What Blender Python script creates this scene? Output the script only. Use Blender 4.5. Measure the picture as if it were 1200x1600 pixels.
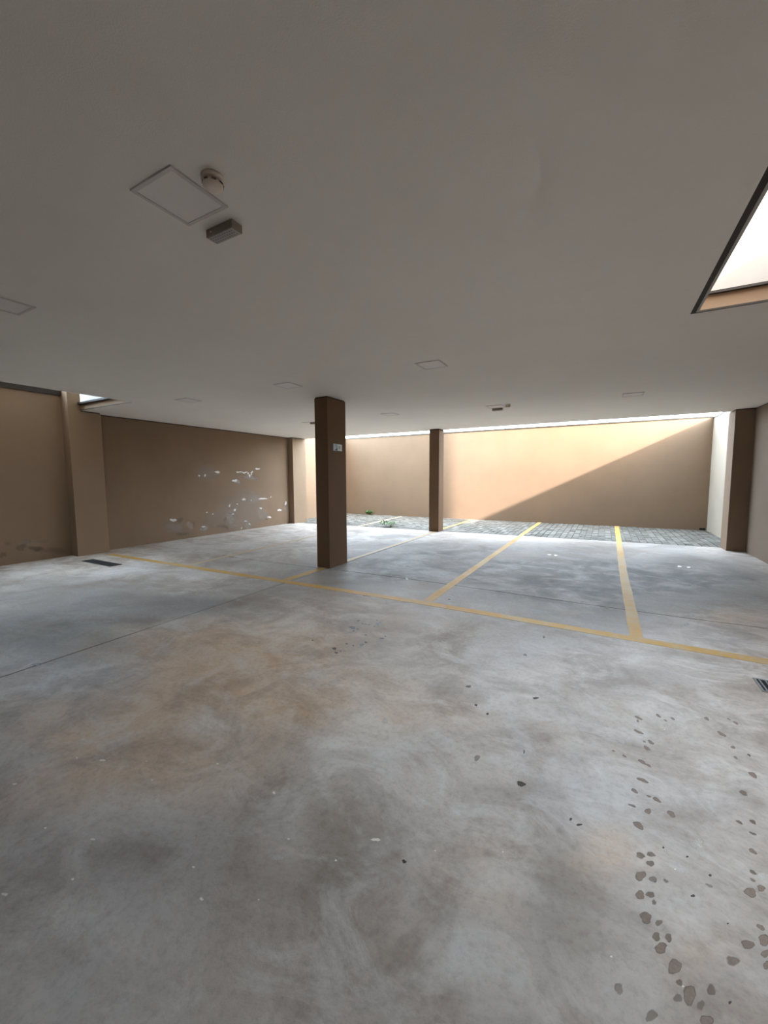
import bpy, bmesh, math, random
import numpy as np
from mathutils import Matrix, Vector

for o in list(bpy.data.objects):
    bpy.data.objects.remove(o, do_unlink=True)
S = bpy.context.scene
COL = S.collection
random.seed(7)

# ------------------------------------------------------------------ camera
cam_data = bpy.data.cameras.new('camera')
cam_data.sensor_fit = 'HORIZONTAL'
cam_data.sensor_width = 36.0
cam_data.lens = 18.704
cam_data.clip_start = 0.05
cam_data.clip_end = 500
cam = bpy.data.objects.new('camera', cam_data)
COL.objects.link(cam)
cr = Vector((0.8754761, 0.48324326, -0.00418872))
cu = Vector((-0.03818956, 0.07782207, 0.99623556))
cb = -Vector((-0.48175009, 0.87202046, -0.08658621))
cam.matrix_world = Matrix(((cr.x, cu.x, cb.x, 0), (cr.y, cu.y, cb.y, 0), (cr.z, cu.z, cb.z, 1.6), (0, 0, 0, 1)))
S.camera = cam

# ------------------------------------------------------------------ sky, sun, exposure
SUN_DIR = Vector((-1, 0.315, -0.49)).normalized()          # the way the light travels
SKY_STRENGTH = 1.0
SUN_STRENGTH = 5.0
EXPOSURE = 2.52
world = bpy.data.worlds.new('sky')
S.world = world
world.use_nodes = True
wn = world.node_tree.nodes
wl = world.node_tree.links
bg = wn['Background']
sky = wn.new('ShaderNodeTexSky')
sky.sky_type = 'NISHITA'
sky.sun_disc = False
sky.sun_elevation = math.radians(24.2)
sky.sun_rotation = math.radians(107.5)
sky.air_density = 1.0
sky.dust_density = 3.0
sky.ozone_density = 1.0
tint = wn.new('ShaderNodeMix')                              # bright even haze over the blue
tint.data_type = 'RGBA'
tint.blend_type = 'MIX'
tint.inputs['Factor'].default_value = 0.70
tint.inputs[7].default_value = (2.4, 2.85, 3.15, 1)
wl.new(sky.outputs[0], tint.inputs[6])
wl.new(tint.outputs[2], bg.inputs[0])
bg.inputs[1].default_value = SKY_STRENGTH
sun_data = bpy.data.lights.new('sun', 'SUN')
sun_data.energy = SUN_STRENGTH
sun_data.angle = math.radians(1.4)
sun_data.color = (1.0, 0.88, 0.82)
sun = bpy.data.objects.new('sun', sun_data)
COL.objects.link(sun)
sun.location = (12, -6, 12)
sun.rotation_euler = SUN_DIR.to_track_quat('-Z', 'Y').to_euler()
S.view_settings.view_transform = 'Standard'
S.view_settings.look = 'None'
S.view_settings.gamma = 1
S.view_settings.use_curve_mapping = False
S.view_settings.exposure = EXPOSURE

# ------------------------------------------------------------------ dimensions
H = 2.986            # ceiling height
ST = 3.135           # top of the slab
XL, XR = -9.69, 2.65 # inner faces of the side walls
YB = 14.77           # inner face of the back wall
YS = 11.33           # edge of the slab over the yard
YF = -5.0            # wall behind the camera

# ------ surveyed marks: centre (2), half axes (4), strength, kind
FOOTPRINTS = [
(0.255,3.024,0.0211,-0.01055,-0.003167,-0.01823,1,0),(0.2489,2.982,0.00835,-0.004045,-0.002653,-0.01524,1,0),(0.2444,2.852,0.02503,-0.01099,-0.003361,-0.0187,1,0),(0.303,2.77,0.01695,-0.0071,-0.004,-0.01967,1,0),(0.2685,2.759,0.007649,-0.003139,-0.002108,-0.01093,1,0),(0.2763,2.696,0.01581,-0.006156,-0.004166,-0.02088,1,0),(0.2435,2.548,0.0215,-0.00718,-0.003376,-0.01702,1,0),(0.2734,2.531,0.014,-0.004641,-0.002337,-0.01113,1,0),(0.2345,2.388,0.02533,-0.007043,-0.00347,-0.01679,1,0),(0.1924,2.284,0.0149,-0.003556,-0.003413,-0.01716,1,0),(0.2854,2.27,0.0187,-0.004519,-0.003554,-0.01509,1,0),(0.2532,2.277,0.01116,-0.002694,-0.002043,-0.009179,1,0),(0.2411,2.168,0.01452,-0.002946,-0.00446,-0.01961,1,0),(0.3366,2.203,0.0176,-0.003907,-0.005163,-0.01971,1,0),(0.1953,2.054,0.02384,-0.003841,-0.004499,-0.02053,1,0),(0.1767,2.17,0.01749,-0.003484,-0.0023,-0.01141,0.5,0),(0.1924,1.885,0.01785,-0.001851,-0.00386,-0.01646,0.7,0),(0.2314,1.912,0.0163,-0.001862,-0.003882,-0.01559,0.6,0),(0.2259,1.864,0.01463,-0.001428,-0.004292,-0.01704,0.8,0),(0.1857,1.783,0.02194,0.012,-0.001554,-0.02383,1,0),(0.2281,1.79,0.01449,0.007929,-0.001548,-0.01778,0.5,0),(0.2723,1.807,0.008763,-0.0006964,-0.00278,-0.009924,0.5,0),(0.1786,1.695,0.01815,0.00993,-0.001282,-0.01988,1,0),(0.213,1.715,0.01537,0.008409,-0.001357,-0.01647,0.7,0),(0.2226,1.689,0.00823,0.004504,-0.001102,-0.01239,0.6,0),(0.1912,1.612,0.0212,0.0116,-0.001837,-0.02457,0.9,0),(0.2303,1.614,0.01309,0.007167,-0.001259,-0.01296,0.6,0),(0.2175,1.557,0.01396,0.007648,-0.001552,-0.01672,0.9,0),(0.2545,1.574,0.0114,0.006242,-0.001916,-0.01685,0.8,0),(0.2274,1.524,0.02106,0.01153,-0.002049,-0.02035,1,0),(0.2603,1.483,0.02382,0.01305,-0.003038,-0.02454,1,0),(0.2896,1.418,0.0214,0.01173,-0.004393,-0.02969,1,0),(0.2574,1.391,0.01232,0.006753,-0.002032,-0.01571,0.5,0),(0.3154,1.404,0.01104,0.006053,-0.002597,-0.01562,0.5,0),(0.2675,1.44,0.009234,0.005061,-0.001694,-0.01286,0.6,0),(0.3514,1.465,0.01477,0.008099,-0.003286,-0.01801,0.6,0),(0.3232,1.368,0.01827,0.001363,-0.006721,-0.0176,1,0),(0.1822,1.304,0.01734,0.009508,-0.001491,-0.01763,0.5,0),(0.4308,1.594,0.01927,0.01056,-0.004753,-0.02211,0.6,0),(0.4886,1.679,0.01699,-0.0006397,-0.008487,-0.02095,0.9,0),(0.5457,1.77,0.01117,-0.0008218,-0.005075,-0.01224,1,0),(0.5434,1.725,0.02013,0.01103,-0.006051,-0.02322,1,0),(0.5324,1.673,0.01344,0.007363,-0.0041,-0.01565,1,0),(0.5241,1.632,0.009542,0.005228,-0.004326,-0.01642,1,0),(0.551,1.909,0.02086,-0.002654,-0.008693,-0.02221,1,0),(0.5928,1.95,0.01309,-0.001901,-0.006688,-0.01661,1,0),(0.5851,2.018,0.01139,-0.001955,-0.005178,-0.01336,0.7,0),(0.5748,1.976,0.00897,-0.001387,-0.003346,-0.008574,0.6,0),(0.6141,2.137,0.01426,-0.003145,-0.005638,-0.0148,1,0),(0.6414,2.249,0.01234,-0.003301,-0.004058,-0.01082,0.6,0),(0.6057,2.297,0.01164,-0.003291,-0.004544,-0.01282,0.7,0),(0.6612,2.33,0.01393,-0.004211,-0.004818,-0.01299,0.7,0),(0.6741,2.53,0.01786,-0.006869,-0.006506,-0.01861,0.8,0),(0.7555,2.716,0.01832,-0.008718,-0.008142,-0.02294,1,0),(0.7236,2.948,0.01101,-0.006223,-0.005077,-0.01585,1,0),(0.7127,2.842,0.009131,-0.004739,-0.004148,-0.01266,1,0),(0.7853,2.905,0.007446,-0.004182,-0.004476,-0.01303,0.6,0),(0.6956,3.072,0.02008,-0.01224,-0.006684,-0.02225,1,0),(0.8042,3.259,0.01336,-0.009587,-0.005146,-0.01634,1,0),(0.7761,3.289,0.008583,-0.006195,-0.003397,-0.01115,1,0),(0.6493,3.228,0.01451,-0.009586,-0.005279,-0.01925,1,0),(0.3737,3.115,0.01428,-0.007916,-0.003843,-0.01888,1,0),(0.4086,3.076,0.009883,-0.005408,-0.002261,-0.01047,1,0),(0.4531,3.121,0.0137,-0.00785,-0.003017,-0.01335,1,0),(0.1039,2.575,0.009768,-0.0032,-0.001181,-0.007945,1,0),(0.1575,2.555,0.01318,-0.004306,-0.001628,-0.009676,1,0),(0.09842,1.33,0.01427,0.007821,-0.0004518,-0.01772,0.4,0),(0.4181,1.866,0.01174,-0.001235,-0.003071,-0.009064,0.4,0),
]
DROPS = [
(0.4309,1.919,0.006579,0.003599,-0.001154,-0.006383,1,0),(0.3552,1.788,0.006958,0.003808,-0.001165,-0.007581,1,0),(0.3647,1.973,0.004604,0.002517,-0.0008286,-0.005731,1,0),(0.3943,1.454,0.004435,0.002432,-0.001183,-0.005609,1,0),(0.2817,1.975,0.00472,0.002579,-0.000617,-0.00588,1,0),(0.4465,1.729,0.003913,0.002142,-0.0007155,-0.003444,1,0),(-0.04364,1.927,0.01176,0.006422,0.0003762,-0.007355,1,0),(-2.302,3.463,0.02816,0.01515,0.02686,-0.04078,1,0),(-2.361,3.67,0.01899,0.0102,0.01444,-0.02262,1,0),(-2.233,3.452,0.01194,0.006427,0.01291,-0.02012,1,0),(-2.24,3.388,0.0118,0.006349,0.009589,-0.01464,1,0),(-2.267,3.609,0.01238,0.006654,0.01018,-0.01633,1,0),(-2.23,3.615,0.01028,0.005528,0.009987,-0.0163,1,0),(-2.189,3.615,0.01228,0.006604,0.009766,-0.01623,1,0),(-2.116,3.605,0.01216,0.006538,0.01247,-0.02136,1,0),(-2.117,3.676,0.02055,0.01105,0.01898,-0.03313,1,0),(-2.122,3.738,0.01458,0.007834,0.01286,-0.02274,1,0),(-2.183,3.781,0.01057,0.005678,0.01006,-0.01751,1,0),(-2.072,3.357,0.0134,0.007216,0.01154,-0.01884,1,0),(-1.888,3.363,0.02061,0.01111,0.01034,-0.01849,1,0),(-1.882,3.422,0.009482,0.005108,0.007818,-0.01427,1,0),(-2.123,3.086,0.01089,0.005872,0.008402,-0.01235,1,0),(-2.045,3.083,0.008977,0.004843,0.008019,-0.01222,1,0),(-1.983,3.133,0.01801,0.009717,0.01822,-0.02905,1,0),(-1.978,3.204,0.01463,0.007891,0.01319,-0.02153,1,0),(-2.165,2.943,0.01589,0.008575,0.01944,-0.02679,1,0),(-2.095,2.876,0.01378,0.007439,0.0105,-0.01461,1,0),(-2.08,2.925,0.005216,0.002816,0.007895,-0.01125,1,0),(-2.465,2.993,0.007424,0.004002,0.009932,-0.01226,1,0),(-2.766,4.529,0.06651,0.03552,0.02551,-0.04199,0.8,0),(-2.687,5.609,0.02685,0.01426,0.02314,-0.04829,1,0),(-2.503,5.752,0.05399,0.02866,0.01629,-0.03733,1,0),(-0.8554,2.876,0.01722,0.009334,0.006534,-0.02139,0.6,0),(-0.736,2.656,0.009224,0.005007,0.003728,-0.013,0.7,0),(-0.6368,2.591,0.01015,0.005512,0.002514,-0.009783,0.8,0),(-1.731,4.888,0.0197,0.01053,0.009369,-0.02621,0.6,0),(-0.323,2.055,0.02023,0.01103,0.003683,-0.02089,0.9,0),(-0.5797,2.136,0.01721,0.009376,0.006716,-0.02369,0.4,0),(-0.04292,1.927,0.01188,0.006489,0.000367,-0.007224,1,0),(-0.07986,1.941,0.00604,0.003298,0.0006064,-0.008874,1,0),(-0.6736,1.381,0.00899,0.004915,0.003752,-0.007685,0.8,0),(-0.3528,2.318,0.003766,0.00205,0.002955,-0.01743,1,0),(-0.3784,2.952,0.01872,0.01015,0.002436,-0.01705,1,0),(-0.6357,2.589,0.008744,0.00475,0.002884,-0.01123,1,0),(-0.7323,2.656,0.009087,0.004933,0.003412,-0.01196,1,0),(0.8324,5.254,0.0242,0.01301,-0.006652,-0.0464,1,0),(-0.3806,2.948,0.01626,0.008824,0.002128,-0.01479,1,0),(-0.4738,4.156,0.01122,0.006047,0.003555,-0.02844,1,0),(-0.5689,3.651,0.01349,0.007286,0.004527,-0.02712,0.6,0),(-4.241,1.455,0.02944,0.01592,0.02965,-0.01089,1,0),
]
FLECKS = [
(-1.807,0.6769,0.006773,0.003705,0.005967,-0.002561,1,0),(-1.426,0.9424,0.005807,0.003175,0.004892,-0.003512,1,0),(-1.17,1.229,0.004998,0.002731,0.004362,-0.004796,1,0),(-1.093,0.9787,0.003209,0.001756,0.002626,-0.002511,1,0),(-2.446,1.097,0.02252,0.01226,0.008543,-0.004164,1,0),(-2.754,1.14,0.008703,0.004735,0.006914,-0.003105,1,0),(-2.66,0.78,0.01189,0.006484,0.008563,-0.002847,1,0),(-1.935,0.809,0.01254,0.006853,0.005311,-0.002485,1,0),(-2.192,0.735,0.006487,0.003543,0.008264,-0.003153,1,0),(-1.416,1.391,0.008602,0.004692,0.0075,-0.007694,1,0),(-2.599,1.038,0.006497,0.003539,0.00915,-0.003999,1,0),(-1.286,0.876,0.00858,0.004696,0.005118,-0.003803,1,0),(-0.8331,1.407,0.01493,0.008156,0.003157,-0.005409,1,0),(-1.148,1.142,0.0214,0.0117,0.01223,-0.01281,0.4,0),(-1.97,0.5216,0.01089,0.005961,0.009387,-0.002988,1,0),(-2.049,1.144,0.004499,0.002453,0.006711,-0.004035,1,0),(-2.217,1.214,0.004802,0.002616,0.005153,-0.003028,1,0),(-1.845,1.393,0.007914,0.004312,0.006402,-0.005099,1,0),(-0.9436,8.737,0.03854,0.02021,0.008242,-0.07268,1,0),(-0.8208,8.725,0.0382,0.02004,0.007173,-0.07196,1,0),(1.218,8.651,0.03971,0.02097,-0.01093,-0.08292,1,0),(1.348,8.643,0.0393,0.02076,-0.009032,-0.06152,1,0),(-0.7691,4.548,0.0168,0.009022,0.003711,-0.02089,1,0),(0.3908,2.957,0.00591,0.003214,-0.0005547,-0.005187,1,0),(-1.207,2.186,0.01986,0.01079,0.01147,-0.0209,0.7,0),(-0.8262,1.413,0.01718,0.009387,0.004207,-0.007292,1,0),(-0.5778,1.489,0.0037,0.002022,0.001259,-0.00318,1,0),(-0.3224,1.622,0.003682,0.002013,0.001004,-0.004572,1,0),(-0.9268,1.248,0.005419,0.002963,0.002532,-0.003519,1,0),(0.07958,1.415,0.003651,0.002001,-4.739e-05,-0.003999,1,0),(0.312,1.883,0.004459,0.002438,-0.0005304,-0.004249,1,0),(0.2761,1.433,0.004007,0.002196,-0.0005251,-0.003809,1,0),(0.1496,2.699,0.02208,0.01201,-0.001249,-0.03994,0.4,0),(0.4148,2.067,0.02381,0.01301,-0.005994,-0.03717,0.3,0),(0.611,2.013,0.01457,0.007972,-0.007136,-0.02776,0.4,0),
]
TONES = [  # dust, wear, grime; wide grime patches also dim floor the yard overlights
(-2.512,6.681,2.639,1.394,0.7568,-2.001,0.85,1),(0.1881,7.09,2.099,1.115,-0.04583,-2.608,0.92,1),(-6.057,5.656,2.056,1.08,1.216,-1.149,0.3,1),(-1.85,9.548,4.36,2.27,0.217,-1.098,0.4,1),(-4.268,7.719,1.904,0.9943,0.5488,-0.9943,0.3,1),(1.4,8.747,1.091,0.576,-0.2343,-1.553,0.6,1),(-1.124,9.36,2.492,1.301,0.09483,-0.7587,0.35,1),(-6.309,2.659,1.73,0.9238,1.155,-0.5046,0.5,1),(-5.084,1.779,1.062,0.5719,0.8747,-0.3236,0.4,1),(-1.664,2.578,0.585,0.3168,0.2819,-0.4416,0.35,2),(-2.373,2.314,0.7467,0.4041,0.5932,-0.5944,0.4,0),(-0.8529,1.897,0.5584,0.3043,0.1229,-0.2717,0.25,2),(-3.056,2.358,0.9872,0.5331,0.7864,-0.6264,0.75,0),(-1.9,2.233,0.5933,0.3217,0.3644,-0.4381,0.5,0),(-2.362,1.191,0.6548,0.3566,0.4641,-0.2521,0.5,0),(-2.198,1.625,0.2217,0.1205,0.1302,-0.1008,0.5,2),(-2.978,3.011,0.4164,0.2241,0.309,-0.3189,0.45,2),(-2.943,1.3,0.7239,0.3933,0.497,-0.2358,0.35,0),(-2.029,1.969,0.5203,0.2824,0.2396,-0.2401,0.4,0),(-1.314,2.029,0.215,0.1169,0.1411,-0.221,0.5,2),(-1.318,1.7,0.159,0.08663,0.1574,-0.2083,0.35,2),(-1.079,2.396,0.4258,0.2312,0.1267,-0.2801,0.3,0),(-5.193,1.819,0.7232,0.3892,0.9131,-0.3378,0.55,1),(-5.005,2.482,0.739,0.3965,0.6796,-0.3497,0.4,1),(-4.523,3.144,0.648,0.3469,0.3731,-0.266,0.4,1),(-4.107,2.613,0.1625,0.08733,0.165,-0.1083,0.7,2),(-1.469,0.9661,0.4764,0.2604,0.2378,-0.1695,0.25,1),(-0.07918,1.55,0.1288,0.07046,0.02427,-0.2892,0.3,1),(-0.4355,5.795,0.6836,0.365,0.0432,-0.5148,0.4,1),(0.5232,7.053,0.6771,0.36,-0.03926,-0.6102,0.4,1),(-2.13,6.601,1.076,0.5689,0.2453,-0.7529,0.3,1),(-0.619,7.982,1.145,0.6034,0.05053,-0.6022,0.3,1),(1.668,7.876,0.6067,0.3222,-0.1201,-0.5981,0.45,1),(1.389,5.912,0.388,0.2082,-0.09867,-0.4486,0.35,0),(-4.898,9.58,0.6185,0.319,0.2154,-0.4215,0.6,1),(-6.389,9.978,0.4264,0.2184,0.2306,-0.3612,0.5,1),(1.344,11.11,0.5136,0.2675,-0.0471,-0.4127,0.55,1),(-0.5025,9.685,0.7447,0.3889,0.0249,-0.4332,0.3,1),(-2.209,8.618,1.109,0.5797,0.1589,-0.6119,0.25,1),(-4.139,6.454,0.4413,0.2322,0.3275,-0.513,0.3,1),(-6.227,5.026,0.6455,0.3402,0.3792,-0.3106,0.3,1),(0.4054,3.04,0.2183,0.1186,-0.03604,-0.3315,0.3,2),(0.07212,1.842,0.144,0.07872,-0.0007402,-0.1349,0.35,0),(0.5988,2.688,0.1538,0.08379,-0.03549,-0.1857,0.3,2),(-0.2666,2.013,0.2274,0.124,0.01994,-0.13,0.25,1),(0.3039,3.644,0.4003,0.2168,-0.01932,-0.3002,0.25,1),(0.5036,2.077,0.1436,0.07852,-0.03031,-0.1509,0.25,2),(-0.6774,3.113,0.4921,0.2665,0.05901,-0.2586,0.3,2),(-10.51,3.465,0.2381,0.1251,0.4346,-0.1476,0.5,0),(-8.406,3.281,0.7103,0.3757,0.599,-0.241,0.25,2),(-0.9149,1.302,0.169,0.09238,0.1014,-0.1482,0.25,1),(-0.3628,1.508,0.1602,0.08764,0.04892,-0.1884,0.2,0),(0.3372,1.587,0.1335,0.07316,-0.01882,-0.1168,0.25,0),
]
PEELS = [
(8.453,1.774,0.08016,0.0007421,-0.001252,-0.028,1,0),(8.569,1.783,0.07133,0.0007016,-0.0008923,-0.02017,1,0),(8.66,1.752,0.04646,0.0003493,-0.001248,-0.02843,1,0),(8.754,1.773,0.06801,0.0006099,-0.001067,-0.02453,1,0),(8.837,1.741,0.04236,0.0002816,-0.001421,-0.0329,1,0),(8.893,1.671,0.05872,0.000101,-0.00213,-0.04959,1,0),(8.965,1.742,0.03773,0.0002509,-0.002302,-0.05395,1,0),(9.011,1.792,0.02711,0.0002746,-0.001592,-0.03745,1,0),(9.224,1.883,0.1005,0.001628,-0.001582,-0.03797,1,0),(8.317,1.519,0.09842,-0.0009171,-0.002513,-0.05561,0.9,0),(8.39,1.498,0.1791,-0.001929,-0.004305,-0.09586,0.7,1),(8.939,1.617,0.3227,-0.0006627,-0.004611,-0.1078,0.6,1),(7.718,1.771,0.1168,0.001115,-0.001623,-0.03408,1,0),(7.308,1.675,0.03795,8.726e-05,-0.00253,-0.05141,0.9,0),(7.125,1.664,0.04096,5.853e-05,-0.001446,-0.02896,0.9,0),(7.366,1.731,0.5112,0.003399,-0.009032,-0.1843,0.35,1),(8.635,0.9445,0.07243,-0.003635,-0.00251,-0.05726,0.9,0),(8.924,0.9007,0.03774,-0.001971,-0.001605,-0.03759,0.8,0),(9.411,0.9272,0.1844,-0.008987,-0.001408,-0.03453,0.9,0),(9.018,0.9253,0.492,-0.0247,-0.005336,-0.1261,0.3,1),(8.094,0.7862,0.0383,-0.002451,-0.002172,-0.04728,0.9,0),(8.375,0.8166,0.03491,-0.002111,-0.001082,-0.02412,0.9,0),(8.277,0.6422,0.05909,-0.004354,-0.001808,-0.04,0.9,0),(8.121,0.4352,0.241,-0.02167,-0.009979,-0.218,0.6,1),(7.904,0.3763,0.06535,-0.006263,-0.003639,-0.07805,0.8,2),(8.127,0.554,0.06747,-0.005469,-0.001813,-0.0396,0.7,2),(8.198,0.5282,0.04871,-0.004021,-0.001087,-0.02389,0.9,0),(7.803,0.2107,0.1842,-0.0201,-0.002553,-0.05433,0.6,2),(7.206,0.2014,0.1679,-0.01933,-0.004389,-0.08896,0.6,1),(7.188,0.2593,0.05856,-0.00648,-0.001828,-0.03699,0.8,0),(7.164,0.2062,0.04169,-0.004799,-0.001463,-0.02955,0.7,2),(7.313,0.6461,0.03403,-0.002688,-0.000911,-0.01859,0.9,0),(7.505,0.5854,0.03508,-0.002896,-0.001093,-0.02266,0.7,0),(9.312,0.622,0.05698,-0.003981,-0.001769,-0.04302,0.9,0),(9.681,0.3038,0.084,-0.007503,-0.001577,-0.03982,1,0),(9.559,0.2398,0.1181,-0.01114,-0.001408,-0.03513,0.6,2),(9.392,0.4514,0.2884,-0.02338,-0.008834,-0.2167,0.4,1),(10.15,0.5039,0.102,-0.007515,-0.002064,-0.05463,0.8,0),(10.47,0.7133,0.05962,-0.003517,-0.002712,-0.07415,0.9,0),(10.45,0.5983,0.1323,-0.008777,-0.006791,-0.1854,0.4,1),(8.742,0.15,0.1585,-0.01683,-0.004679,-0.1081,0.5,1),(8.668,0.2699,0.06267,-0.006154,-0.00144,-0.03304,0.7,0),(8.822,0.1624,0.04274,-0.004475,-0.001437,-0.03344,0.7,0),(8.504,0.07259,0.04087,-0.004643,-0.001447,-0.03273,0.6,0),(6.314,0.5252,0.094,-0.009036,-0.002724,-0.05149,1,0),(6.505,0.5104,0.1046,-0.01002,-0.004003,-0.07675,0.7,2),(6.347,0.3176,0.2915,-0.03312,-0.0091,-0.1725,0.4,1),(6.805,0.3377,0.1179,-0.0127,-0.007302,-0.1433,0.4,1),(6.561,0.134,0.1891,-0.02402,-0.002556,-0.0493,0.5,2),(8.474,0.5666,1.33,-0.1039,-0.02885,-0.6497,0.28,1),(9.767,0.963,0.03021,-0.001366,-0.00087,-0.02209,0.8,0),(7.964,0.1339,0.09437,-0.01072,-0.00255,-0.05503,0.6,2),(8.256,0.1814,0.0788,-0.008485,-0.002177,-0.04817,0.6,1),
]
DAMP = [
(3.236,0.3025,0.1041,-0.01629,-0.004761,-0.07326,0.7,2),(3.458,0.2425,0.1195,-0.01905,-0.004016,-0.06266,0.7,2),(3.754,0.1561,0.2129,-0.03486,-0.005708,-0.09074,0.4,2),(2.961,0.2021,0.05326,-0.009257,-0.004693,-0.07106,0.6,2),(3.329,0.4,0.1062,-0.01525,-0.003186,-0.04929,0.5,1),(3.047,0.4045,0.07231,-0.0107,-0.002353,-0.03578,0.4,1),(3.557,0.3673,0.1424,-0.02045,-0.002418,-0.03794,0.3,1),
]


# ------------------------------------------------------------------ materials
def nodes_of(name):
    m = bpy.data.materials.new(name)
    m.use_nodes = True
    nt = m.node_tree
    return m, nt, nt.nodes, nt.links, nt.nodes['Principled BSDF']


def noise(nt, vec, scale, detail=4, rough=0.55, dist=0.0):
    n = nt.nodes.new('ShaderNodeTexNoise')
    n.inputs['Scale'].default_value = scale
    n.inputs['Detail'].default_value = detail
    n.inputs['Roughness'].default_value = rough
    n.inputs['Distortion'].default_value = dist
    nt.links.new(vec, n.inputs['Vector'])
    return n.outputs['Fac']


def ramp(nt, fac, stops):
    r = nt.nodes.new('ShaderNodeValToRGB')
    e = r.color_ramp.elements
    while len(e) < len(stops):
        e.new(0.5)
    for el, (pos, c) in zip(e, stops):
        el.position = pos
        el.color = (*c, 1) if len(c) == 3 else c
    nt.links.new(fac, r.inputs[0])
    return r.outputs[0]


def mix(nt, fac, a, b, mode='MIX'):
    n = nt.nodes.new('ShaderNodeMix')
    n.data_type = 'RGBA'
    n.blend_type = mode
    for sock, v in ((n.inputs['Factor'], fac), (n.inputs[6], a), (n.inputs[7], b)):
        if hasattr(v, 'is_linked') or isinstance(v, bpy.types.NodeSocket):
            nt.links.new(v, sock)
        elif isinstance(v, (int, float)):
            sock.default_value = v
        else:
            sock.default_value = (*v, 1)
    return n.outputs[2]


def maths(nt, op, a, b):
    n = nt.nodes.new('ShaderNodeMath')
    n.operation = op
    n.use_clamp = True
    for sock, v in ((n.inputs[0], a), (n.inputs[1], b)):
        if isinstance(v, bpy.types.NodeSocket):
            nt.links.new(v, sock)
        else:
            sock.default_value = v
    return n.outputs[0]


def bump(nt, bsdf, height, strength, dist=0.01):
    b = nt.nodes.new('ShaderNodeBump')
    b.inputs['Strength'].default_value = strength
    b.inputs['Distance'].default_value = dist
    nt.links.new(height, b.inputs['Height'])
    nt.links.new(b.outputs[0], bsdf.inputs['Normal'])


def pos(nt):
    return nt.nodes.new('ShaderNodeNewGeometry').outputs['Position']


def stretched(nt, vec, s):
    n = nt.nodes.new('ShaderNodeVectorMath')
    n.operation = 'MULTIPLY'
    nt.links.new(vec, n.inputs[0])
    n.inputs[1].default_value = s
    return n.outputs[0]


def plain(name, color, rough=0.6, var=0.06, scale=6, metallic=0.0):
    m, nt, n, l, b = nodes_of(name)
    p = pos(nt)
    f = noise(nt, p, scale)
    lo = tuple(c * (1 - var) for c in color)
    hi = tuple(min(1, c * (1 + var)) for c in color)
    l.new(ramp(nt, f, [(0.3, lo), (0.7, hi)]), b.inputs['Base Color'])
    b.inputs['Roughness'].default_value = rough
    b.inputs['Metallic'].default_value = metallic
    return m


def plaster(name, color, rough=0.85, var=0.07):
    m, nt, n, l, b = nodes_of(name)
    p = pos(nt)
    big = noise(nt, p, 0.9, 5, 0.6)
    lo = tuple(c * (1 - var) for c in color)
    hi = tuple(min(1, c * (1 + var)) for c in color)
    c1 = ramp(nt, big, [(0.3, lo), (0.7, hi)])
    streak = noise(nt, stretched(nt, p, (3.0, 3.0, 0.5)), 2.0, 5, 0.6)
    c2 = mix(nt, maths(nt, 'MULTIPLY', streak, 0.22), c1, tuple(c * 0.82 for c in color))
    l.new(c2, b.inputs['Base Color'])
    b.inputs['Roughness'].default_value = rough
    b.inputs['Specular IOR Level'].default_value = 0.25
    bump(nt, b, noise(nt, p, 160, 3, 0.6), 0.25, 0.004)
    return m


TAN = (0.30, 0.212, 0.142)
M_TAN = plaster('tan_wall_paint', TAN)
M_PALE = plaster('pale_cream_wall_paint', (0.37, 0.315, 0.25))
M_COLUMN = plaster('brown_column_paint', (0.19, 0.115, 0.068))
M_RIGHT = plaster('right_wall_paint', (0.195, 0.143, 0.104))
M_BACK = plaster('back_wall_paint', (0.245, 0.172, 0.116))
M_LEFT_SHADED = plaster('shaded_left_wall_paint', (0.235, 0.160, 0.104))  # the tan paint with the far section's shade put into its colour
M_WELL = plaster('brown_well_paint', (0.18, 0.13, 0.09))
M_CEIL = plaster('white_ceiling_paint', (0.93, 0.885, 0.82), var=0.02)
M_WHITE = plaster('white_facade_paint', (0.44, 0.435, 0.415), var=0.03)
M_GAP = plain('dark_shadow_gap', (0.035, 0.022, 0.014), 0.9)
M_CAP = plain('dark_metal_flashing', (0.03, 0.022, 0.016), 0.7)
M_CAPG = plain('grey_metal_flashing', (0.045, 0.045, 0.042), 0.5)
M_STEEL = plain('grey_steel_lip', (0.42, 0.42, 0.38), 0.5)
M_PANEL_FRAME = plain('lamp_frame_paint', (0.70, 0.645, 0.62), 0.5, 0.02)
M_DIFFUSER = plain('lamp_diffuser_plastic', (0.88, 0.82, 0.79), 0.45, 0.02)
M_PLASTIC = plain('ivory_plastic', (0.86, 0.74, 0.62), 0.5, 0.03)
M_DARKPLASTIC = plain('dark_plastic', (0.06, 0.05, 0.045), 0.5)
M_BOX = plain('taupe_plastic', (0.33, 0.28, 0.23), 0.5)
M_LED = plain('led_lens_plastic', (0.50, 0.48, 0.47), 0.35)
M_INDICATOR = plain('white_indicator_plastic', (0.95, 0.93, 0.9), 0.3)
M_IRON = plain('dark_cast_iron', (0.025, 0.028, 0.032), 0.5, 0.3, 40)
M_GRATE = plain('worn_grate_steel', (0.20, 0.20, 0.20), 0.45, 0.2, 40)
M_PIT = plain('drain_pit', (0.006, 0.006, 0.006), 0.9)
M_PIT2 = plain('drain_water', (0.02, 0.024, 0.03), 0.25)
M_LEAF = plain('weed_leaf', (0.07, 0.16, 0.035), 0.6, 0.35, 30)
M_LEAF2 = plain('dusty_weed_leaf', (0.22, 0.30, 0.16), 0.7, 0.35, 30)
M_STEM = plain('weed_stem', (0.16, 0.19, 0.07), 0.7)
M_SIGN = plain('sign_plate', (0.50, 0.58, 0.60), 0.4, 0.04)
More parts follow.
